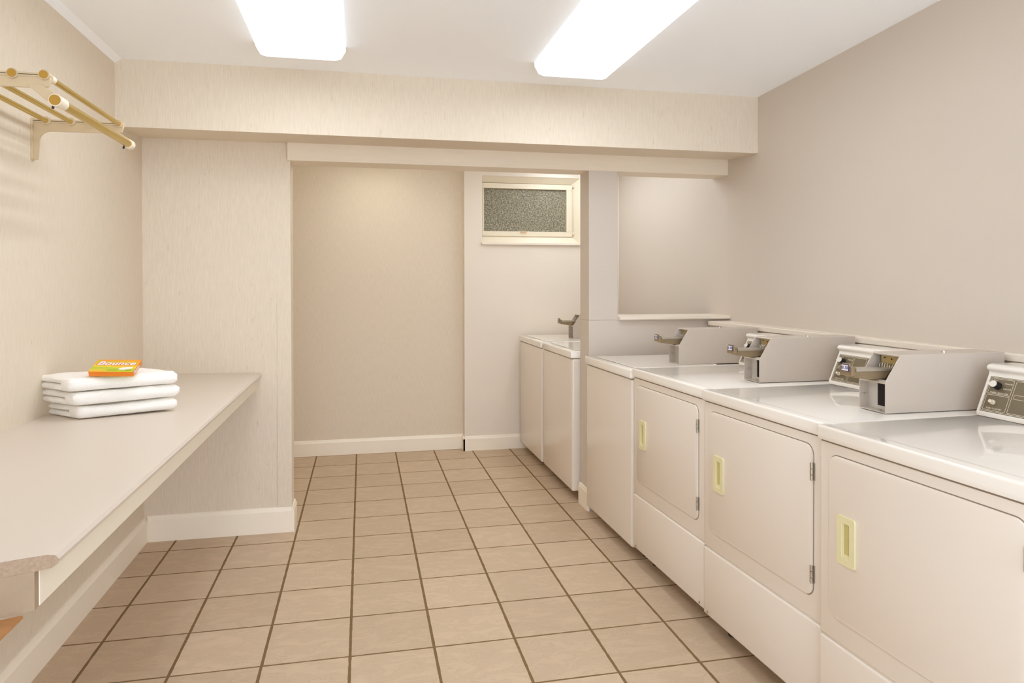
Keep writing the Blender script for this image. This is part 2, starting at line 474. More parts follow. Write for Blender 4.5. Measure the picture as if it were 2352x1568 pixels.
# window
def window():
    t = bpy.data.objects.new('window_1', None); COL.objects.link(t)
    t.location = ((wx0+wx1)/2, YW, wz0)
    t['label'] = 'small high window with obscured grey glass'; t['category'] = 'window'; t['kind'] = 'structure'
    X, Y, Z = t.location
    def rel(b): bmesh.ops.translate(b, vec=(-X, -Y, -Z), verts=b.verts); return b
    yf = YW+0.05
    sx0, sx1, sz0, sz1 = 0.975, 1.752, 1.768, 2.212
    # outer frame: splayed towards the sash on the right, top and bottom
    b = new()
    def strip(a, c, d, e):
        vs = [b.verts.new(p) for p in (a, c, d, e)]; b.faces.new(vs)
    O = [(wx0, YW+0.004, wz0), (wx1, YW+0.004, wz0), (wx1, YW+0.004, wz1), (wx0, YW+0.004, wz1)]
    I = [(sx0, yf, sz0), (sx1, yf, sz0), (sx1, yf, sz1), (sx0, yf, sz1)]
    ov = [b.verts.new(p) for p in O]; iv = [b.verts.new(p) for p in I]
    ob_ = [b.verts.new((p[0], YW+0.12, p[2])) for p in O]; ib_ = [b.verts.new((p[0], YW+0.12, p[2])) for p in I]
    for i in range(4):
        j = (i+1) % 4
        b.faces.new((ov[i], ov[j], iv[j], iv[i])); b.faces.new((iv[i], iv[j], ib_[j], ib_[i])); b.faces.new((ib_[i], ib_[j], ob_[j], ob_[i])); b.faces.new((ob_[i], ob_[j], ov[j], ov[i]))
    bmesh.ops.recalc_face_normals(b, faces=b.faces)
    obj('window_frame', rel(b), WINP, t)
    gx0, gx1, gz0, gz1 = 0.99, 1.702, 1.808, 2.165
    b = new()
    box(b, sx0, sx1, yf-0.012, yf+0.03, gz1, sz1-0.004, 0.002, 1)
    box(b, sx0, sx1, yf-0.012, yf+0.03, sz0-0.001, gz0, 0.002, 1)
    box(b, sx0+0.001, gx0, yf-0.012, yf+0.03, gz0, gz1, 0.002, 1)
    box(b, gx1, sx1-0.001, yf-0.012, yf+0.03, gz0, gz1, 0.002, 1)
    s = obj('sash', rel(b), WINP, t)
    b = new(); box(b, gx0, gx1, yf+0.012, yf+0.018, gz0, gz1)
    obj('glass_pane', rel(b), GLASS, t)
    b = new()
    box(b, 1.30, 1.355, yf-0.020, yf-0.010, gz0-0.012, gz0-0.002, 0.002, 1)
    box(b, 1.322, 1.335, yf-0.026, yf-0.018, gz0-0.008, gz0+0.004, 0.001, 1)
    obj('latch', rel(b), mat('latch_paint', (0.70, 0.50, 0.30), 0.5, var=0.1), s, label='small tan pull on the lower rail')
    for z in (sz0+0.012, sz1-0.03):
        b = new(); tube(b, (sx1+0.008, yf-0.018, z), (sx1+0.008, yf-0.018, z+0.03), 0.006, 10); box(b, sx1-0.006, sx1+0.02, yf-0.014, yf-0.006, z, z+0.03)
        obj('pivot_hinge', rel(b), WINP, t)
    b = new(); tube(b, (sx1+0.008, yf-0.016, sz0+0.03), (sx1+0.008, yf-0.016, sz1-0.02), 0.002, 8)
    obj('stay_rod', rel(b), WINP, t)
    b = new(); box(b, wx0-0.006, wx1+0.004, YW-0.022, YW+0.03, wz0-0.008, wz0+0.012, 0.003, 2)
    obj('window_sill', rel(b), SILLP, t)
window()
bm = new()  # unseen box added to keep the bright world off the window glass
box(bm, wx0-0.1, wx1+0.1, 6.15, 6.2, wz0-0.1, wz1+0.1)
box(bm, wx0-0.12, wx0-0.1, 5.85, 6.2, wz0-0.12, wz1+0.12); box(bm, wx1+0.1, wx1+0.12, 5.85, 6.2, wz0-0.12, wz1+0.12)
box(bm, wx0-0.1, wx1+0.1, 5.85, 6.2, wz0-0.12, wz0-0.1); box(bm, wx0-0.1, wx1+0.1, 5.85, 6.2, wz1+0.1, wz1+0.12)
struct('window_shield', bm, mat('blocker', (0.35, 0.33, 0.28), 0.9, var=0.1), label='concrete box added outside the small window to keep out the world light', cat='light shield')

# ------------------------------------------------------------------ ceiling fixtures
def fixture(loc, label, length=1.22, width=0.385, group=None, lens=None):
    t = thing('fluorescent_light_fixture', label, 'ceiling light', loc, 0, group)
    L2, W2 = length/2, width/2
    b = new(); box(b, -W2+0.012, W2-0.012, -L2+0.004, L2-0.004, -0.022, 0.0, 0.002, 1)
    obj('housing', b, WHITE, t)
    b = new()
    prof = [(-W2, -0.018), (-W2+0.022, -0.055), (-W2+0.045, -0.0625), (0, -0.0635), (W2-0.045, -0.0625), (W2-0.022, -0.055), (W2, -0.018)]
    prism(b, prof, 'y', -L2, L2)
    obj('diffuser_lens', b, lens or LENS, t)
    for s in (-1, 1):
        b = new()
        e = L2*s
        prism(b, [(-W2-0.002, 0), (-W2-0.002, -0.02), (-W2+0.020, -0.058), (-W2+0.045, -0.0655), (W2-0.045, -0.0655), (W2-0.020, -0.058), (W2+0.002, -0.02), (W2+0.002, 0)], 'y', e-0.002, e+0.003)
        obj('end_cap', b, WHITE, t)
    return t
G1 = 'fluorescent fixtures on the ceiling'
fixture((-0.262, 2.63, ZC), 'long white fluorescent ceiling fixture nearer the clothes rack, left one', group=G1)
fixture((1.010, 2.66, ZC), 'long white fluorescent ceiling fixture nearer the dryers, showing two tube stripes', group=G1)
fixture((0.10, 4.90, ZC), 'added fill-light fixture in the alcove near its wallpapered wall, unseen behind the header', width=0.24, group=G1, lens=LENSW)  # unseen lamp added to brighten the left of the alcove
fixture((1.62, 4.92, ZC), 'added fill-light fixture in the alcove above the far washers, unseen behind the header', width=0.30, group=G1)  # unseen lamp added to brighten the right of the alcove

# ------------------------------------------------------------------ machines
def frame_rot(theta): return -PI/2+theta
DW, DD = 0.688, 0.735
ZS, ZT = 0.917, 0.958

def deck(b, W, D, z0, z1, over=0.008):
    """enamelled top: rolled front edge, slightly dished work surface"""
    prof = [(-over, z0), (-over-0.001, z0+0.012), (-over, z1-0.006), (-over+0.002, z1-0.0018), (-over+0.006, z1), (0.03, z1-0.0005), (0.042, z1-0.0025), (D-0.02, z1-0.0025), (D, z1), (D, z0)]
    prism(b, prof, 'x', 0.0015, W-0.0015, 0.002, 2)

def dryer(label, loc, theta):
    t = thing('clothes_dryer', label, 'dryer', loc, frame_rot(theta), 'front-loading dryers along the right wall')
    W = DW
    b = new()
    box(b, 0.003, W-0.003, 0.004, DD, 0.075, ZS-0.004, 0.012, 3)
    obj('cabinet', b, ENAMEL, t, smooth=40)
    b = new()
    # upper front panel with door aperture ring
    box(b, 0.003, W-0.003, -0.001, 0.02, 0.349, ZS-0.004, 0.006, 3)
    obj('front_panel', b, ENAMEL, t, smooth=40)
    b = new(); box(b, 0.004, W-0.004, -0.004, 0.02, 0.083, 0.345, 0.007, 3)
    lp = obj('lower_panel', b, ENAMEL, t, smooth=40)
    for x in (0.035, W-0.035):
        b = new(); tube(b, (x, -0.0065, 0.098), (x, 0, 0.098), 0.005, 12); 
        obj('screw', b, TAN, lp)
    b = new(); deck(b, W, DD, ZS, ZT)
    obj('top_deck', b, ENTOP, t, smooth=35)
    # strips painted as the shade in the joints under the deck and round the door
    b = new(); box(b, 0.008, W-0.008, 0.0005, 0.02, ZS-0.006, ZS+0.002)
    obj('deck_seam', b, GAP_SHADE, t, label='thin joint under the top, its shade painted dark')
    x0, x1, z0, z1 = 0.046, 0.640, 0.418, 0.881
    b = new(); rframe(b, x0-0.0025, x1+0.0025, z0-0.0025, z1+0.0025, 0.035, 0.006, -0.0018, 0.004)
    obj('door_gap', b, GAP_SHADE, t, label='thin gap around the door, its shade painted dark')
    b = new(); prism(b, rrect(x0, x1, z0, z1, 0.033, 8), 'y', -0.0075, 0.002, 0.003, 2)
    # handle pocket is cut by building the door around it is not needed: the handle stands on it
    d = obj('door', b, ENAMEL, t, smooth=35)
    hx0, hx1, hz0, hz1 = 0.087, 0.156, 0.586, 0.722
    b = new()
    o = rrect(hx0, hx1, hz0, hz1, 0.006, 3)
    rframe(b, hx0, hx1, hz0, hz1, 0.007, 0.019, -0.0135, -0.007, n=3)
    for f in b.faces: f.material_index = 0
    box(b, hx0+0.016, hx0+0.024, -0.0115, -0.006, hz0+0.017, hz1-0.017)
    prism(b, [(-0.0105, hz0+0.016), (-0.0105, hz0+0.020), (-0.0078, hz0+0.032), (-0.007, hz0+0.016)], 'x', hx0+0.018, hx1-0.018)
    h = obj('handle', b, HANDLE, d, smooth=40, label='yellowed plastic recessed handle')
    b = new(); box(b, hx0+0.017, hx1-0.017, -0.0082, -0.0072, hz0+0.018, hz1-0.018)
    # pocket is a child-level detail of the same handle: join as second material
    me = h.data; me.materials.append(POCKET)
    bb = bmesh.new(); bb.from_mesh(me); merge(bb, b, None, 1); bb.to_mesh(me); bb.free()
    for z in (0.463, 0.775):
        b = new()
        for k in range(3):
            tube(b, (x1+0.001, -0.009, z+k*0.0185), (x1+0.001, -0.009, z+k*0.0185+0.0165), 0.0042, 10)
        box(b, x1-0.008, x1+0.0, -0.0085, -0.006, z, z+0.053)
        box(b, x1+0.002, x1+0.008, -0.0035, -0.001, z, z+0.053)
        obj('hinge', b, STEEL, t, smooth=40)
    # console
    c0, c1 = 0.004, 0.474
    W = 0.478     # the console stops where the coin box begins
    b = new()
    prof = [(0.572, ZT-0.001), (0.570, ZT+0.012), (0.620, ZT+0.128), (0.621, ZT+0.136), (0.612, ZT+0.143), (0.610, ZT+0.150), (0.617, ZT+0.157), (0.630, ZT+0.160), (DD-0.012, ZT+0.160), (DD-0.004, ZT+0.154), (DD-0.004, ZT-0.001)]
    prism(b, prof, 'x', c0, c1, 0.003, 2)
    con = obj('console', b, ENTOP, t, smooth=35)
    # local frame of the slanted face: x along, s up the slope
    p0 = Vector((0, 0.570, ZT+0.012)); p1 = Vector((0, 0.620, ZT+0.128))
    up = (p1-p0).normalized(); nrm = Vector((0, -up.z, up.y))
    Mx = Matrix(((1, up.x, nrm.x, 0), (0, up.y, nrm.y, p0.y), (0, up.z, nrm.z, p0.z), (0, 0, 0, 1)))   # local (x, s, out)
    def R(b, xa, xb, sa, sb, za, zb, mi=0): box(b, xa, xb, sa, sb, za, zb, 0, 1, mi, Mx)
    b = new()
    R(b, 0.016, W-0.02, 0.004, 0.119, -0.001, 0.0012, 0)
    def ring(xa, xb, sa, sb, wd=0.0012, r=0.003):
        o_ = rrect(xa, xb, sa, sb, r, 3); i_ = rrect(xa+wd, xb-wd, sa+wd, sb-wd, max(r-wd, 0.0004), 3)
        q = bmesh.new()
        ov = [q.verts.new((p[0], p[1], 0.0017)) for p in o_]; iv = [q.verts.new((p[0], p[1], 0.0017)) for p in i_]
        for j in range(len(o_)):
            k = (j+1) % len(o_); q.faces.new((ov[j], ov[k], iv[k], iv[j]))
        merge(b, q, Mx, 1)
    ring(0.018, W-0.022, 0.006, 0.117, 0.0014, 0.003)
    ring(0.023, 0.098, 0.063, 0.113); ring(0.023, 0.098, 0.010, 0.060)
    ring(0.104, 0.170, 0.010, 0.113); ring(0.110, 0.300, 0.056, 0.070, 0.001)
    ring(0.176, W-0.028, 0.010, 0.113)
    def T(s, x, sv, size):
        text_mesh(b, s, size, Mx @ Matrix.Translation((x, sv, 0.0016)), 1, 0.0002)
    T('PERM', 0.037, 0.107, 0.0058); T('PRESS', 0.037, 0.101, 0.0058)
    T('REGULAR', 0.082, 0.100, 0.0058); T('DELICATE', 0.082, 0.083, 0.0058)
    T('FABRIC SELECTOR', 0.060, 0.0675, 0.0072)
    T('PUSH TO START', 0.060, 0.0165, 0.0070)
    cp = obj('control_panel', b, [PANELM, INK], con, label='olive brown control face with cream lettering')
    def kn(x, s, z): return Mx @ Vector((x, s, z))
    b = new(); tube(b, kn(0.050, 0.090, 0.001), kn(0.050, 0.090, 0.021), 0.0125, 24, 0.0115)
    k = obj('selector_knob', b, DARK, con, smooth=40, label='black round knob with a white pointer face')
    b = new()
    q = bmesh.new()
    pts = [(0.050+0.0105*math.cos(a), 0.090+0.0105*math.sin(a)) for a in [math.radians(x) for x in range(-140, 141, 14)]]+[(0.030, 0.087)]
    lo = [q.verts.new((p[0], p[1], 0.021)) for p in pts]; hi = [q.verts.new((p[0], p[1], 0.0235)) for p in pts]
    q.faces.new(hi); q.faces.new(lo[::-1])
    for j in range(len(pts)): m_ = (j+1) % len(pts); q.faces.new((lo[j], lo[m_], hi[m_], hi[j]))
    bmesh.ops.recalc_face_normals(q, faces=q.faces)
    merge(b, q, Mx); 
    k2 = new(); 
    me = k.data; me.materials.append(KNOBW)
    bb = bmesh.new(); bb.from_mesh(me); merge(bb, b, None, 1); bb.to_mesh(me); bb.free(); k2.free()
    b = new(); tube(b, kn(0.052, 0.036, 0.001), kn(0.052, 0.036, 0.006), 0.008, 6); tube(b, kn(0.052, 0.036, 0.006), kn(0.052, 0.036, 0.017), 0.0052, 16)
    obj('start_button', b, INK, con, smooth=40, label='cream push button')
    for x in (0.05, DW-0.05):
        for y in (0.10, DD-0.06):
            b = new(); tube(b, (x, y, 0), (x, y, 0.012), 0.02, 16); tube(b, (x, y, 0.012), (x, y, 0.08), 0.007, 10)
            obj('levelling_foot', b, RUBBER, t, smooth=40)
    return t

WT, WS = 0.945, 0.902
def washer(label, loc, theta, W=0.69, bumper=False):
    t = thing('top_loading_washer', label, 'washing machine', loc, frame_rot(theta), 'top-loading washers along the right side')
    b = new()
    box(b, 0.003, W-0.003, 0.0, DD, 0.062, WS-0.003, 0.014, 4)
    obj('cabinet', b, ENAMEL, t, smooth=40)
    b = new(); box(b, 0.010, W-0.010, 0.003, 0.02, WS-0.005, WS+0.002)  # strip painted as the shade in the joint
    obj('deck_seam', b, GAP_SHADE, t, label='thin joint under the top, its shade painted dark')
    b = new(); deck(b, W, DD, WS, WT)
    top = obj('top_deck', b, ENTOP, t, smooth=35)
    b = new(); prism(b, rrect(0.06, W-0.06, 0.045, 0.50, 0.02, 5), 'z', WT-0.001, WT+0.0025, 0.001, 1)
    ld = obj('lid', b, ENTOP, t, smooth=35)
    for x in (0.10, W-0.10):
        b = new(); box(b, x-0.012, x+0.012, 0.498, 0.512, WT-0.001, WT+0.005, 0.002, 1)
        obj('lid_hinge', b, ENTOP, ld)
    b = new()
    for x in (0.16,): tube(b, (x, 0.10, WT+0.001), (x, 0.10, WT+0.004), 0.006, 12)
    obj('lid_bumper', b, GREYM, ld, smooth=40)
    if bumper:
        b = new(); tube(b, (0.035, -0.014, WS+0.024), (0.035, -0.006, WS+0.024), 0.009, 16)
        obj('front_lock', b, STEEL, top, smooth=40)
    for x in (0.05, W-0.05):
        for y in (0.10, DD-0.06):
            b = new(); tube(b, (x, y, 0), (x, y, 0.012), 0.02, 16); tube(b, (x, y, 0.012), (x, y, 0.066), 0.007, 10)
            obj('levelling_foot', b, RUBBER, t, smooth=40)
    return t

dryer('white dryer whose whole olive control face shows, nearest of the three', (1.317, 1.811, 0), math.radians(2.4))
dryer('white middle dryer, its control face half covered by a coin box', (1.309, 2.506, 0), math.radians(2.6))
dryer('white dryer farthest of the three, directly beside the washer by the pillar', (1.300, 3.204, 0), math.radians(1.6))
washer('white washer in front of the pillar, between the low wall and the farthest dryer', (1.289, 3.915, 0), math.radians(0.8))
washer('white washer behind the pillar, nearer of the two under the window', (1.283, 4.885, 0), math.radians(0.3), W=0.70, bumper=True)
washer('white washer in the alcove corner against the window wall', (1.275, 5.615, 0), math.radians(0.3), W=0.70)

# ------------------------------------------------------------------ coin boxes
def coin_box(label, loc, theta, price='$1.50', rear=0.455):
    """local x: towards the near side (0 = far plate, .12 = near plate), y: depth from the front, z up"""
    t = thing('coin_meter_box', label, 'coin box', loc, frame_rot(theta), 'coin boxes on top of the machines')
    WB = 0.12
    side = [(0, 0), (0, 0.098), (0.055, 0.185), (rear, 0.185), (rear, 0)]
    b = new()
    prism(b, side, 'x', 0, 0.003, 0.0008, 1)
    prism(b, side, 'x', WB-0.003, WB, 0.0008, 1)
    prism(b, [(0.055, 0.182), (0.055, 0.185), (rear, 0.185), (rear, 0.182)], 'x', 0.003, WB-0.003)
    box(b, 0.003, WB-0.003, rear-0.003, rear, 0, 0.182)
    box(b, 0.003, WB-0.003, 0.0, 0.05, 0.0, 0.003)
    # small lips at the edge of the sloped opening
    prism(b, [(0.055, 0.177), (0.052, 0.181), (0.056, 0.185), (0.066, 0.1845), (0.066, 0.180)], 'x', 0.003, WB-0.003)
    prism(b, [(0.0, 0.093), (0.0, 0.098), (0.012, 0.104), (0.07, 0.096), (0.07, 0.092)], 'x', 0.003, WB-0.003)
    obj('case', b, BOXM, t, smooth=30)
    b = new()
    # back plate of the lower recess with the vault opening
    box(b, 0.003, 0.044, 0.034, 0.037, 0.003, 0.093)
    box(b, 0.044, WB-0.003, 0.034, 0.037, 0.003, 0.014)
    box(b, 0.044, WB-0.003, 0.034, 0.037, 0.088, 0.093)
    box(b, 0.003, 0.006, 0.0, 0.034, 0.047, 0.0485)
    obj('recess_plate', b, GREYM, t)
    b = new(); prism(b, rrect(0.044, WB-0.004, 0.014, 0.088, 0.006, 3), 'y', 0.0365, 0.075)  # block painted black as the shade inside the vault
    for f in b.faces: f.normal_flip()
    obj('coin_vault', b, SHADE, t, label='rectangular vault opening, its inner shade painted black')
    b = new(); tube(b, (0.003, 0.018, 0.048), (0.0075, 0.018, 0.048), 0.003, 10)
    obj('screw', b, STEEL, t, smooth=40)
    b = new(); tube(b, (0.075, 0.018, 0.003), (0.075, 0.018, 0.006), 0.005, 12)
    obj('screw', b, STEEL, t, smooth=40)
    # coin slide
    b = new()
    prism(b, [(-0.080, 0.131), (0.085, 0.131), (0.085, 0.137), (-0.080, 0.141)], 'x', 0.033, 0.087)
    prism(b, [(0.03, 0.099), (0.085, 0.097), (0.085, 0.130), (0.05, 0.130)], 'x', 0.034, 0.086, 0.001, 1)
    sl = obj('coin_slide', b, STEEL, t, smooth=30)
    b = new(); box(b, 0.030, 0.090, -0.098, -0.083, 0.117, 0.148, 0.002, 1)
    prism(b, [(-0.083, 0.112), (-0.083, 0.131), (0.05, 0.131), (0.03, 0.106), (-0.03, 0.104)], 'x', 0.036, 0.084, 0.001, 1)
    box(b, 0.042, 0.078, -0.099, -0.090, 0.146, 0.156, 0.001, 1)
    pb = obj('push_block', b, TAN, sl, label='bronze coloured push block')
    b = new()
    box(b, 0.043, 0.077, -0.1005, -0.0985, 0.131, 0.153, 0, 1, 1)
    box(b, 0.045, 0.075, -0.1012, -0.1000, 0.133, 0.151, 0, 1, 0)
    Mt = Matrix.Translation((0.060, -0.1014, 0.142)) @ Matrix.Rotation(PI/2, 4, 'X')
    text_mesh(b, price, 0.0135, Mt, 1, 0.0002, offset=0.0003)
    obj('price_label', b, [LABELM, NAVY], pb, label='white price sticker with a dark border')
    # inner plate and row of coin fingers
    b = new(); box(b, 0.018, WB-0.006, 0.070, 0.073, 0.097, 0.181)
    obj('brass_plate', b, BRASS, t, label='brass plate with small rivets')
    for x, z in ((0.035, 0.168), (0.065, 0.165), (0.095, 0.168)):
        b = new(); tube(b, (x, 0.0685, z), (x, 0.070, z), 0.0028, 8)
        obj('rivet', b, DARK, t)
    for k in range(8):
        b = new()
        x = 0.026+k*0.0112
        for j in range(10):
            a0, a1 = j/10*2*PI, (j+1)/10*2*PI
            P = lambda a, d: (x+d, 0.062+0.0075*math.cos(a), 0.140+0.011*math.sin(a))
            tube(b, P(a0, 0.006*j/10), P(a1, 0.006*(j+1)/10), 0.0016, 6, cap=False)
        obj('coin_spring', b, STEEL, t, smooth=60)
    b = new(); tube(b, (0.085, 0.25, 0.184), (0.085, 0.25, 0.189), 0.0085, 16); tube(b, (0.085, 0.25, 0.188), (0.085, 0.25, 0.191), 0.005, 16)
    obj('key_lock', b, mat('bright_chrome', (0.8, 0.8, 0.82), 0.12, metal=1.0, var=0.02), t, smooth=40)
    return t
e = 0.0003
coin_box('white coin box nearest the viewpoint, on the middle dryer', (1.619, 1.903+0.12, ZT+e), 0)
coin_box('white coin box on the farthest dryer, half covering a knob', (1.613, 2.608+0.12, ZT+e), 0)
coin_box('white coin box on the washer in front of the pillar', (1.613, 3.366+0.115, WT+0.0028), 0)
coin_box('white coin box mostly behind the pillar, on the corner washer', (1.575, 5.10+0.12, WT+0.0028), 0)
coin_box('white coin box hidden behind the pillar, on the washer there', (1.60, 4.38+0.12, WT+0.0028), 0)

# ------------------------------------------------------------------ folding counter
def counter():
    t = thing('folding_counter', 'long cream wall-mounted folding counter with chipped raw end', 'counter', (XL, 1.40, 0))
    X, Y = XL, 1.40
    def rel(b): bmesh.ops.translate(b, vec=(-X, -Y, 0), verts=b.verts); return b
    ya, yb_ = 1.408, YP
    def skew(b):      # the end is sawn off at an angle
        for v in b.verts:
            if v.co.y < ya+0.03: v.co.y += (v.co.x-xe)*0.42
    xe = -0.541
    # laminate sheet with rolled front edge; height rises a touch to the wall
    top = [(XL, 0.893), (-0.60, 0.886), (xe-0.016, 0.8845), (xe-0.005, 0.881), (xe, 0.873), (xe-0.002, 0.865), (xe-0.010, 0.8595), (-0.60, 0.858), (XL, 0.864)]
    b = new(); prism(b, top, 'y', ya, yb_)
    skew(b)
    obj('countertop', rel(b), LAM, t, smooth=30)
    b = new(); prism(b, top, 'y', ya-0.0012, ya+0.0)
    skew(b)
    obj('raw_edge', rel(b), CHIP, t, label='rough bare particle board end of the top')
    b = new(); prism(b, [(-0.592, 0.860), (-0.573, 0.860), (-0.573, 0.790), (-0.592, 0.790)], 'y', ya+0.001, yb_-0.001, 0.001, 1)
    obj('apron', rel(b), APR, t)
    b = new(); box(b, XL, -0.5745, ya-0.002+0.0, ya+0.017, 0.790, 0.8590)
    skew(b)
    obj('end_apron', rel(b), CHIPD, t, label='bare weathered board under the cut end')
    b = new(); prism(b, [(-0.588, ya-0.028), (-0.588, 1.15), (XL, 1.0), (XL, ya-0.268)], 'z', 0.782, 0.788)
    obj('support_cleat', rel(b), WOODM, t, label='orange brown wooden cleat')
    b = new(); box(b, XL, XL+0.03, 1.45, yb_-0.002, 0.80, 0.862)
    obj('wall_cleat', rel(b), APR, t)
counter()

# ------------------------------------------------------------------ towels
def towel(label, cx, cy, z, rot, Wt, Dt, H, seed):
    H -= 0.003
    """folded terry towel: two plump layers joined by a fold along the near edge"""
    r = random.Random(seed)
    half = H/2
    rr = half*0.5
    # outline in (v = depth, z): start inside slit, near fold at v=0
    pts = []
    n = 14
    def add(v, zz): pts.append((v, zz))
    # lower outer from back to front
    for i in range(n+1): add(Dt-(Dt-half)*i/n, 0.0)
    for i in range(1, 12):
        a = PI/2+PI*i/12; 
        a = -PI/2-PI*i/12
        add(half+half*math.cos(a), half+half*math.sin(a))
    for i in range(n+1): add(half+(Dt-half)*i/n, H)
    # back edge of upper layer, slit, back edge of lower layer
    for i in range(1, 6):
        a = PI/2-PI*i/6; add(Dt+rr*math.cos(a), H*0.75+H*0.25*math.sin(a))
    slit0 = 0.055
    for i in range(n+1): add(Dt-(Dt-slit0)*i/n, half+0.0018)
    for i in range(n+1): add(slit0+(Dt-slit0)*i/n, half-0.0018)
    for i in range(1, 6):
        a = PI/2-PI*i/6; add(Dt+rr*math.cos(a), H*0.25+H*0.25*math.sin(a))
    ns = 40
    b = new()
    rings = []
    off = Vector((seed*3.1, seed*1.7, 0))
    for k in range(ns+1):
        u = k/ns
        # rounded ends
        ed = min(u, 1-u)*Wt
        R = 0.014
        s = 1.0 if ed > R else math.sqrt(max(0.0, 1-(1-ed/R)**2))*0.55+0.45
        row = []
        for (v, zz) in pts:
            layer_mid = H*0.25 if zz < half else H*0.75
            z2 = layer_mid+(zz-layer_mid)*s
            vv = v+(1-s)*0.012*(1 if v < Dt*0.5 else -1)
            uu = (u-0.5)*Wt
            p = Vector((uu, vv, z2))
            nz = noise.noise(Vector((uu*9, vv*9, zz*6))+off)
            nb = noise.noise(Vector((uu*34, vv*34, zz*34))+off)
            p.z += (nz*0.004+nb*0.0010)*(z2/H)
            p.x += nb*0.0022+noise.noise(Vector((vv*12, zz*50, seed)))*0.006*(1 if u > 0.5 else -1)*(1 if ed < 0.02 else 0.2)
            p.y += noise.noise(Vector((uu*11, zz*30, seed+5)))*0.005
            row.append(b.verts.new(p))
        rings.append(row)
    m_ = len(pts)
    for k in range(ns):
        for j in range(m_):
            q = (j+1) % m_
            b.faces.new((rings[k][j], rings[k][q], rings[k+1][q], rings[k+1][j]))
    b.faces.new(rings[0][::-1]); b.faces.new(rings[-1])
    bmesh.ops.recalc_face_normals(b, faces=b.faces)
    bmesh.ops.triangulate(b, faces=[f for f in b.faces if len(f.verts) > 4])
    for v in b.verts: v.co.x -= 0.38*v.co.y
    o = obj('folded_towel', b, TOWEL, None, smooth=60)
    o.location = (cx, cy, z); o.rotation_euler = (0, 0, rot)
    o['label'] = label; o['category'] = 'towel'; o['group'] = 'stack of folded white towels on the counter'
    return o
ZCN = 0.8935
rot = math.radians(27)
towel('folded white towel lying directly on the counter, bottom of the stack', -0.8335, 2.796, ZCN, rot, 0.325, 0.19, 0.046, 1)
towel('folded white towel in the middle of the stack', -0.832, 2.786, ZCN+0.0495, rot+0.02, 0.345, 0.195, 0.048, 2)
towel('folded white towel on top of the stack, under the orange box', -0.842, 2.778, ZCN+0.100, rot-0.01, 0.350, 0.20, 0.050, 3)

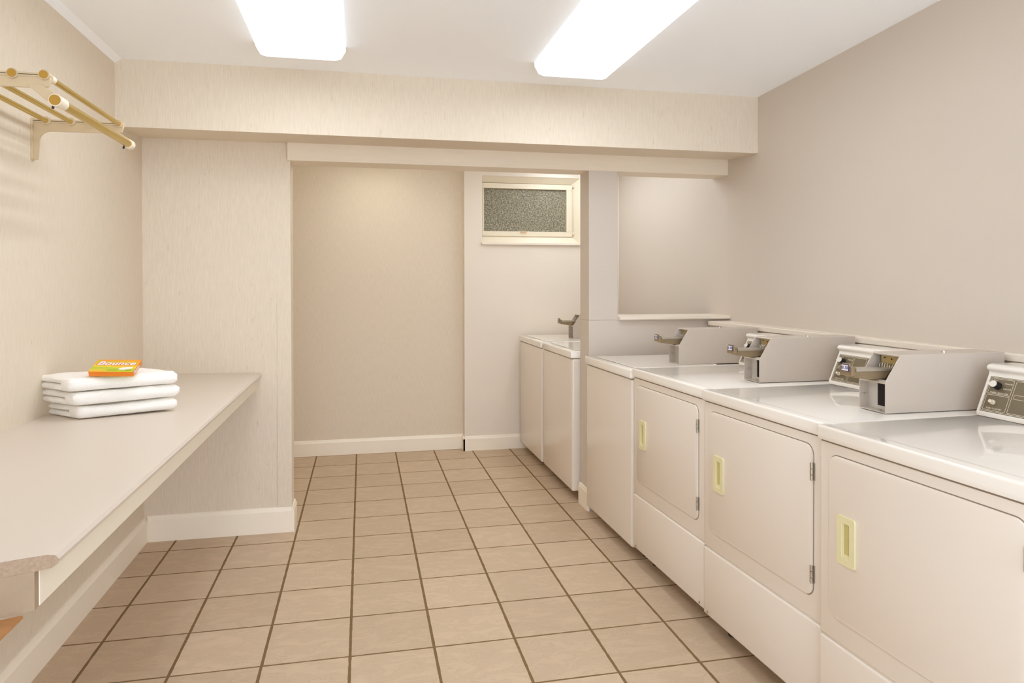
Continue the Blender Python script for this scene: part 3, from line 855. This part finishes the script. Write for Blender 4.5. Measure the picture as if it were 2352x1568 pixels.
# dryer sheet box
def dryer_sheet_box():
    Wd, Ht, Th = 0.148, 0.090, 0.019
    P0 = Vector((-0.955, 2.745, 1.0440))
    t = thing('dryer_sheet_box', 'orange and lime dryer sheet box with white lettering, leaning on the towels', 'box', P0)
    ex = Vector((0.146, -0.006, -0.004)).normalized()
    tilt = math.radians(22)
    back = Vector((-0.05, 0.95, 0)).normalized()
    ey = (back*math.cos(tilt)+Vector((0, 0, 1))*math.sin(tilt))
    ey = (ey-ex*ey.dot(ex)).normalized()
    ez = ex.cross(ey)
    Mx = Matrix(((ex.x, ey.x, ez.x, 0), (ex.y, ey.y, ez.y, 0), (ex.z, ey.z, ez.z, 0), (0, 0, 0, 1)))
    m, tr, bs = nt('carton_print')
    L = tr.links
    tc = tr.nodes.new('ShaderNodeTexCoord'); sp = tr.nodes.new('ShaderNodeSeparateXYZ'); L.new(tc.outputs['Object'], sp.inputs[0])
    nz = tr.nodes.new('ShaderNodeTexNoise'); nz.inputs['Scale'].default_value = 14; L.new(tc.outputs['Object'], nz.inputs['Vector'])
    a = tr.nodes.new('ShaderNodeMath'); a.operation = 'MULTIPLY_ADD'; a.inputs[1].default_value = 0.05; L.new(nz.outputs['Fac'], a.inputs[0]); L.new(sp.outputs['Y'], a.inputs[2])
    a2 = tr.nodes.new('ShaderNodeMath'); a2.operation = 'MULTIPLY_ADD'; a2.inputs[1].default_value = 0.12; L.new(sp.outputs['X'], a2.inputs[0]); L.new(a.outputs[0], a2.inputs[2])
    rp = tr.nodes.new('ShaderNodeValToRGB')
    el = rp.color_ramp.elements
    el[0].position = 0.20; el[0].color = (0.83, 0.42, 0.03, 1)
    el[1].position = 0.95; el[1].color = (0.80, 0.30, 0.02, 1)
    for ps, c in ((0.30, (0.62, 0.55, 0.02, 1)), (0.48, (0.42, 0.52, 0.02, 1)), (0.56, (0.80, 0.60, 0.03, 1)), (0.72, (0.80, 0.34, 0.02, 1)), (0.84, (0.62, 0.48, 0.02, 1))):
        q = el.new(ps); q.color = c
    dv = tr.nodes.new('ShaderNodeMath'); dv.operation = 'DIVIDE'; dv.inputs[1].default_value = 0.125; L.new(a2.outputs[0], dv.inputs[0])
    L.new(dv.outputs[0], rp.inputs['Fac']); L.new(rp.outputs['Color'], bs.inputs['Base Color']); bs.inputs['Roughness'].default_value = 0.3
    ORS = mat('carton_side_orange', (0.80, 0.22, 0.015), 0.35, var=0.05)
    b = new(); box(b, 0, Wd, 0, Ht, -0.001, Th, 0.0008, 1, 0)
    b.normal_update()
    for f in b.faces: f.material_index = 0 if abs(f.normal.z) > 0.7 else 1
    c = obj('carton', b, [m, ORS], t)
    c.matrix_local = Mx
    b = new()
    text_mesh(b, 'Bounce', 0.036, Matrix.Translation((Wd*0.50, Ht*0.66, Th+0.0003)) @ Matrix.Diagonal((1.18, 1, 1, 1)), 1, 0.0002, 0.22, 0.0020)
    text_mesh(b, 'Bounce', 0.036, Matrix.Translation((Wd*0.50, Ht*0.66, Th+0.0008)) @ Matrix.Diagonal((1.18, 1, 1, 1)), 0, 0.0003, 0.22, 0.0007)
    # pale cloth swoosh and green lines under the name
    q = bmesh.new()
    pts = [(0.092, 0.022), (0.104, 0.030), (0.122, 0.034), (0.140, 0.032), (0.136, 0.022), (0.120, 0.015), (0.100, 0.013)]
    q.faces.new([q.verts.new((p[0], p[1], Th+0.0004)) for p in pts]); merge(b, q, None, 0)
    box(b, 0.055, 0.092, 0.010, 0.013, Th, Th+0.0003, 0, 1, 2); box(b, 0.118, 0.138, 0.009, 0.013, Th, Th+0.0006, 0, 1, 2)
    # small name on the end flap
    text_mesh(b, 'Bounce', 0.018, Matrix.Translation((Wd+0.0004, Ht*0.40, Th*0.5)) @ Matrix.Rotation(PI/2, 4, 'Z') @ Matrix.Rotation(PI/2, 4, 'X'), 0, 0.0002, 0.1, 0.0004)
    lw = obj('printed_name', b, [LABELM, mat('print_red', (0.6, 0.06, 0.02), 0.5, var=0.02), mat('print_green', (0.10, 0.32, 0.04), 0.5, var=0.02)], c, label='white printed lettering')
dryer_sheet_box()
def soap_box():
    t = thing('detergent_box', 'small coral packet with a round white mark, behind the orange box', 'box', (-0.868, 2.868, 1.0465), math.radians(20))
    b = new(); box(b, -0.055, 0.028, -0.012, 0.026, 0, 0.037, 0.0012, 1)
    c = obj('carton', b, SOAP, t)
    b = new(); q = bmesh.new(); 
    tube(b, (0.010, -0.0125, 0.020), (0.010, -0.0119, 0.020), 0.0125, 24); tube(b, (0.0278, 0.008, 0.020), (0.0286, 0.008, 0.020), 0.013, 24)
    tube(b, (0.0284, 0.008, 0.020), (0.0290, 0.008, 0.020), 0.007, 16, mi=1); tube(b, (0.010, -0.0130, 0.020), (0.010, -0.0122, 0.020), 0.007, 16, mi=1)
    q.free()
    obj('round_mark', b, [LABELM, mat('mark_blue_grey', (0.30, 0.30, 0.45), 0.5, var=0.2, vscale=300)], c, label='white round mark')
soap_box()

# ------------------------------------------------------------------ clothes rack
def rack():
    Yn, Yf = 2.167, 2.77
    t = thing('clothes_rack', 'gold and ivory wall rack with four shelf rods and a hanging rod', 'clothes rack', (XL, Yf, 1.95))
    X, Y, Z = XL, Yf, 1.95
    def rel(b): bmesh.ops.translate(b, vec=(-X, -Y, -Z), verts=b.verts); return b
    xs = (-0.857, -0.935, -1.013, -1.091)
    zr = 1.951
    for y in (Yf, Yn):
        b = new()
        th = 0.009
        # arm with curved gusset into the wall plate
        zt_, zb_ = zr+0.001, zr-0.034
        out = [(XL+0.004, zt_), (-0.850, zt_), (-0.842, zt_-0.01), (-0.848, zb_+0.004), (-0.865, zb_)]
        out += [(XL+0.060, zb_-0.002)]
        for i in range(1, 9):
            a = PI/2*i/8
            out.append((XL+0.060-0.036*math.sin(a), zb_-0.002-0.036*(1-math.cos(a))))
        out += [(XL+0.020, zr-0.125), (XL+0.018, zr-0.137), (XL+0.004, zr-0.137)]
        prism(b, out, 'y', y-th/2, y+th/2, 0.001, 1)
        # top flange where the rods clip in
        box(b, XL+0.004, -0.85, y-0.008, y+0.008, zr-0.006, zr+0.006, 0.0015, 1)
        box(b, XL+0.004, -0.857, y-0.0086, y-0.007, zr-0.001, zr+0.0006, 0, 1, 1)  # thin strip painted as the shade of a groove in the flange
        # wall plate
        pl = rrect(y-0.013, y+0.013, zr-0.142, zr+0.012, 0.012, 6)
        prism(b, pl, 'x', XL, XL+0.006, 0.001, 1)
        # sockets
        for x in xs: tube(b, (x, y-0.013, zr), (x, y+0.013, zr), 0.0140, 20)
        # drop arm to the hanging rod
        prism(b, [(-0.905, zb_+0.008), (-0.868, zb_+0.010), (-0.822, 1.896), (-0.828, 1.874), (-0.842, 1.872)], 'y', y-0.006, y+0.006, 0.001, 1)
        br = obj('bracket', rel(b), [IVORY, SHADE], t, smooth=35)
        b = new(); tube(b, (XL+0.005, y, zr-0.128), (XL+0.0075, y, zr-0.128), 0.004, 12)
        obj('screw', rel(b), DARK, br)
    for x in xs:
        b = new(); tube(b, (x, Yn-0.012, zr), (x, Yf+0.012, zr), 0.0085, 20)
        rd = obj('shelf_rod', rel(b), GOLD, t, smooth=50)
        b = new(); tube(b, (x, Yn-0.016, zr), (x, Yn-0.0135, zr), 0.0108, 24)
        obj('end_cap', rel(b), GOLDC, rd, smooth=40)
    b = new(); tube(b, (xs[0], Yn+0.012, zr), (xs[0], Yn+0.045, zr), 0.0112, 20)
    obj('sleeve', rel(b), SLEEVE, t, smooth=50)
    xh, zh = -0.829, 1.882
    b = new(); tube(b, (xh, Yn-0.012, zh), (xh, Yf+0.010, zh), 0.0135, 24)
    hr = obj('hanging_rod', rel(b), GOLD, t, smooth=50)
    for ya, yb2 in ((Yn-0.014, Yn+0.036), (Yf-0.004, Yf+0.024)):
        b = new(); tube(b, (xh, ya, zh), (xh, yb2, zh), 0.0172, 24)
        obj('sleeve', rel(b), SLEEVE, hr, smooth=50)
    b = new(); tube(b, (xh, Yn-0.0165, zh), (xh, Yn-0.0135, zh), 0.0145, 24)
    obj('end_cap', rel(b), GOLDC, hr, smooth=40)
    for y in (Yn+0.002, Yf-0.014):
        b = new(); tube(b, (xh-0.012, y, zh-0.021), (xh-0.010, y, zh-0.012), 0.0035, 10)
        obj('set_screw', rel(b), DARK, hr)
rack()
